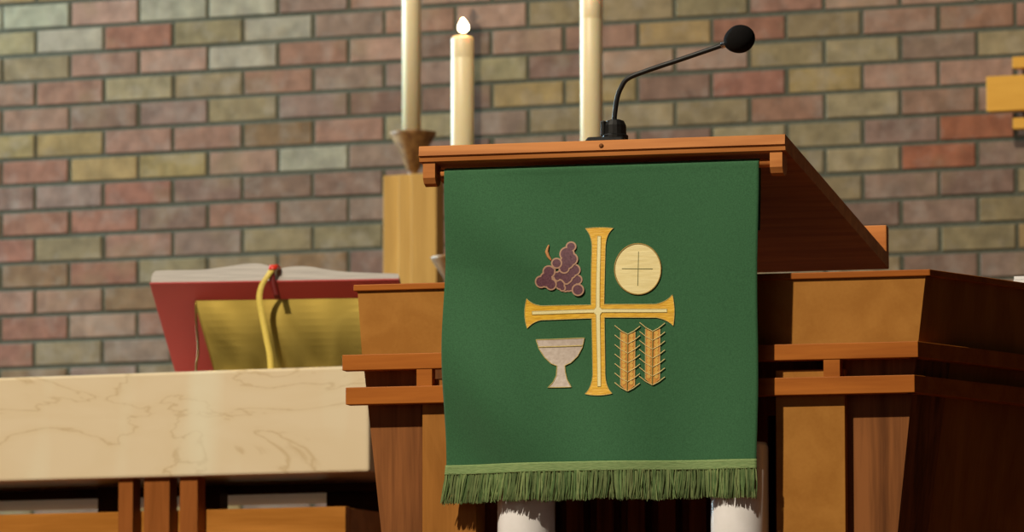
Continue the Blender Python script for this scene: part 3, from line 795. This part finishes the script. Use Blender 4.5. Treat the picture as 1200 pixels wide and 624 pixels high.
def holder(name, x, y, ztop, rc, hc, wpost, label, zpost):
    t = thing(name, (x, y, FLOOR), 0, label, 'candle stand', None)
    z = ztop - FLOOR; zp = zpost - FLOOR
    bm = bmesh.new(); lathe(bm, [(.013, z - hc), (.016, z - hc + .004), (rc * .55, z - hc * .5), (rc * .98, z - .006), (rc, z), (rc * .94, z + .0005), (rc * .86, z - .004), (rc * .4, z - .008), (0, z - .008)], 40)
    part('cup', bm, M['cup'], t, True)
    bm = bmesh.new(); lathe(bm, [(0, zp - .01), (.0125, zp - .01), (.0125, z - hc + .005), (0, z - hc + .005)], 24); part('neck', bm, M['cup'], t, True)
    w = wpost / 2
    for k, (a, b, yo) in enumerate(((-w, -w * .44, .012), (-w * .42, w * .06, .0), (w * .08, w, -.010))):
        bm = bmesh.new(); box(bm, a, b, -w * .30 + yo * .5, w * .30 - yo * .5, .06, zp, .0015); part('post_board', bm, M['maple'], t)
    bm = bmesh.new(); box(bm, -.135, .135, -.135, .135, 0, .05, .004); box(bm, -.11, .11, -.11, .11, .05, .06, .002); part('base', bm, M['maple'], t)
    return t
holder('candle_stand', -5.775, 13.9, 2.006, .060, .100, .150, 'pale wooden candle stand with flared cup, post between open book and banner', 1.897)
candle('candle', -5.779, 13.9, 1.998, 2.50, .0238, 'slender tall candle in the leftmost cup, its top beyond the frame')
holder('candle_stand', -5.1135, 12.6, 1.541, .072, .105, .150, 'candle stand with bronze cup whose rim peeks out left of the green banner', 1.43)
candle('candle', -5.112, 12.6, 1.533, 2.050, .0262, 'short thick candle with a visible burning flame')
holder('candle_stand', -4.7955, 12.6, 1.541, .072, .105, .150, 'candle stand hidden behind the green banner below the candle beside the microphone', 1.43)
candle('candle', -4.7955, 12.6, 1.533, 2.124, .0252, 'tall candle behind the microphone, its top reaching the upper edge')

# ------------------------------------------------------------------ wall cross at the right
cx0 = -4.3466
cross = thing('wall_cross', (-3.40, 14.15, 2.07), 0, 'light orange wooden cross mounted on the brick wall at the right edge', 'cross')
def C(bm_, x0, x1, y0, y1, z0, z1, bev=.0015): box(bm_, x0 + 3.40, x1 + 3.40, y0 - 14.15, y1 - 14.15, z0 - 2.07, z1 - 2.07, bev)
bm = bmesh.new(); C(bm, -4.337, -2.463, 14.16, 14.20, 2.0215, 2.1095); part('crossbar', bm, M['cross_wood'], cross)
bm = bmesh.new(); C(bm, -4.272, -2.53, 14.17, 14.20, 2.1285, 2.157); part('strip', bm, M['cross_wood'], cross)
bm = bmesh.new(); C(bm, -4.272, -2.53, 14.17, 14.20, 1.976, 2.0035); part('strip', bm, M['cross_wood'], cross)
bm = bmesh.new(); C(bm, -4.256, -4.2, 14.201, WY - .0015, 1.99, 2.14); part('mounting_block', bm, M['dark_wood'], cross)
bm = bmesh.new(); C(bm, -2.60, -2.544, 14.201, WY - .0015, 1.99, 2.14); part('mounting_block', bm, M['dark_wood'], cross)
bm = bmesh.new(); C(bm, -3.45, -3.35, 14.10, 14.159, 1.2, 3.1); part('upright', bm, M['cross_wood'], cross)

# ------------------------------------------------------------------ light
def look(o, tgt): o.rotation_euler = (Vector(tgt) - o.location).to_track_quat('-Z', 'Y').to_euler()
def lamp(kind, name, loc, tgt, energy, col, **kw):
    l = bpy.data.lights.new(name, kind); l.energy = energy; l.color = col
    for k, v in kw.items(): setattr(l, k, v)
    o = bpy.data.objects.new(name, l); COL.objects.link(o); o.location = loc; look(o, tgt)
    return o
az, el, D = math.radians(17.5), math.radians(40), 9.0
T = Vector((-3.4, 9.1, .9))
kp = T - Vector((math.cos(el) * math.sin(az), math.cos(el) * math.cos(az), -math.sin(el))) * D
lamp('SPOT', 'ceiling_spotlight', kp, (-3.9, 10.2, 1.0), 3900, (1.0, .87, .68), spot_size=math.radians(75), spot_blend=.4, shadow_soft_size=.10)
lamp('AREA', 'side_window', (-10.5, 13.75, 2.9), (-5.5, 13.8, 2.1), 620, (.58, .86, 1.0), shape='RECTANGLE', size=.8, size_y=3.0)
lamp('AREA', 'overhead_fill', (-7.0, 10.5, 6.2), (-6.0, 14.3, 2.2), 112, (1.0, .96, .88), shape='RECTANGLE', size=3.2, size_y=2.0)  # unseen overhead fill, added to brighten the upper brick wall
lamp('AREA', 'front_fill', (-5.0, -3.0, 3.0), (-4.6, 11, 1.6), 38, (1.0, .88, .68), shape='RECTANGLE', size=6, size_y=3.2)  # soft fill added behind the camera, gives the brass something to reflect
w = bpy.data.worlds.new('World'); SC.world = w; w.use_nodes = True
bg = w.node_tree.nodes['Background']; bg.inputs['Color'].default_value = (1.0, .84, .66, 1); bg.inputs['Strength'].default_value = .02

# ------------------------------------------------------------------ camera
cam = bpy.data.cameras.new('camera'); co = bpy.data.objects.new('camera', cam); COL.objects.link(co)
yaw, pit, roll = -.3771, .099, -.0012
F = Vector((math.sin(yaw) * math.cos(pit), math.cos(yaw) * math.cos(pit), math.sin(pit)))
r0 = Vector((math.cos(yaw), -math.sin(yaw), 0)); u0 = r0.cross(F)
Rv = r0 * math.cos(roll) + u0 * math.sin(roll); Uv = -r0 * math.sin(roll) + u0 * math.cos(roll)
mw = Matrix(((Rv.x, Uv.x, -F.x, 0), (Rv.y, Uv.y, -F.y, 0), (Rv.z, Uv.z, -F.z, .17), (0, 0, 0, 1)))
co.matrix_world = mw
cam.sensor_width = 36; cam.lens = 210; cam.clip_end = 200
cam.dof.use_dof = True; cam.dof.focus_distance = 9.66; cam.dof.aperture_fstop = 11
SC.camera = co
SC.view_settings.view_transform = 'Standard'; SC.view_settings.look = 'None'
SC.view_settings.gamma = 1; SC.view_settings.exposure = 0; SC.view_settings.use_curve_mapping = False
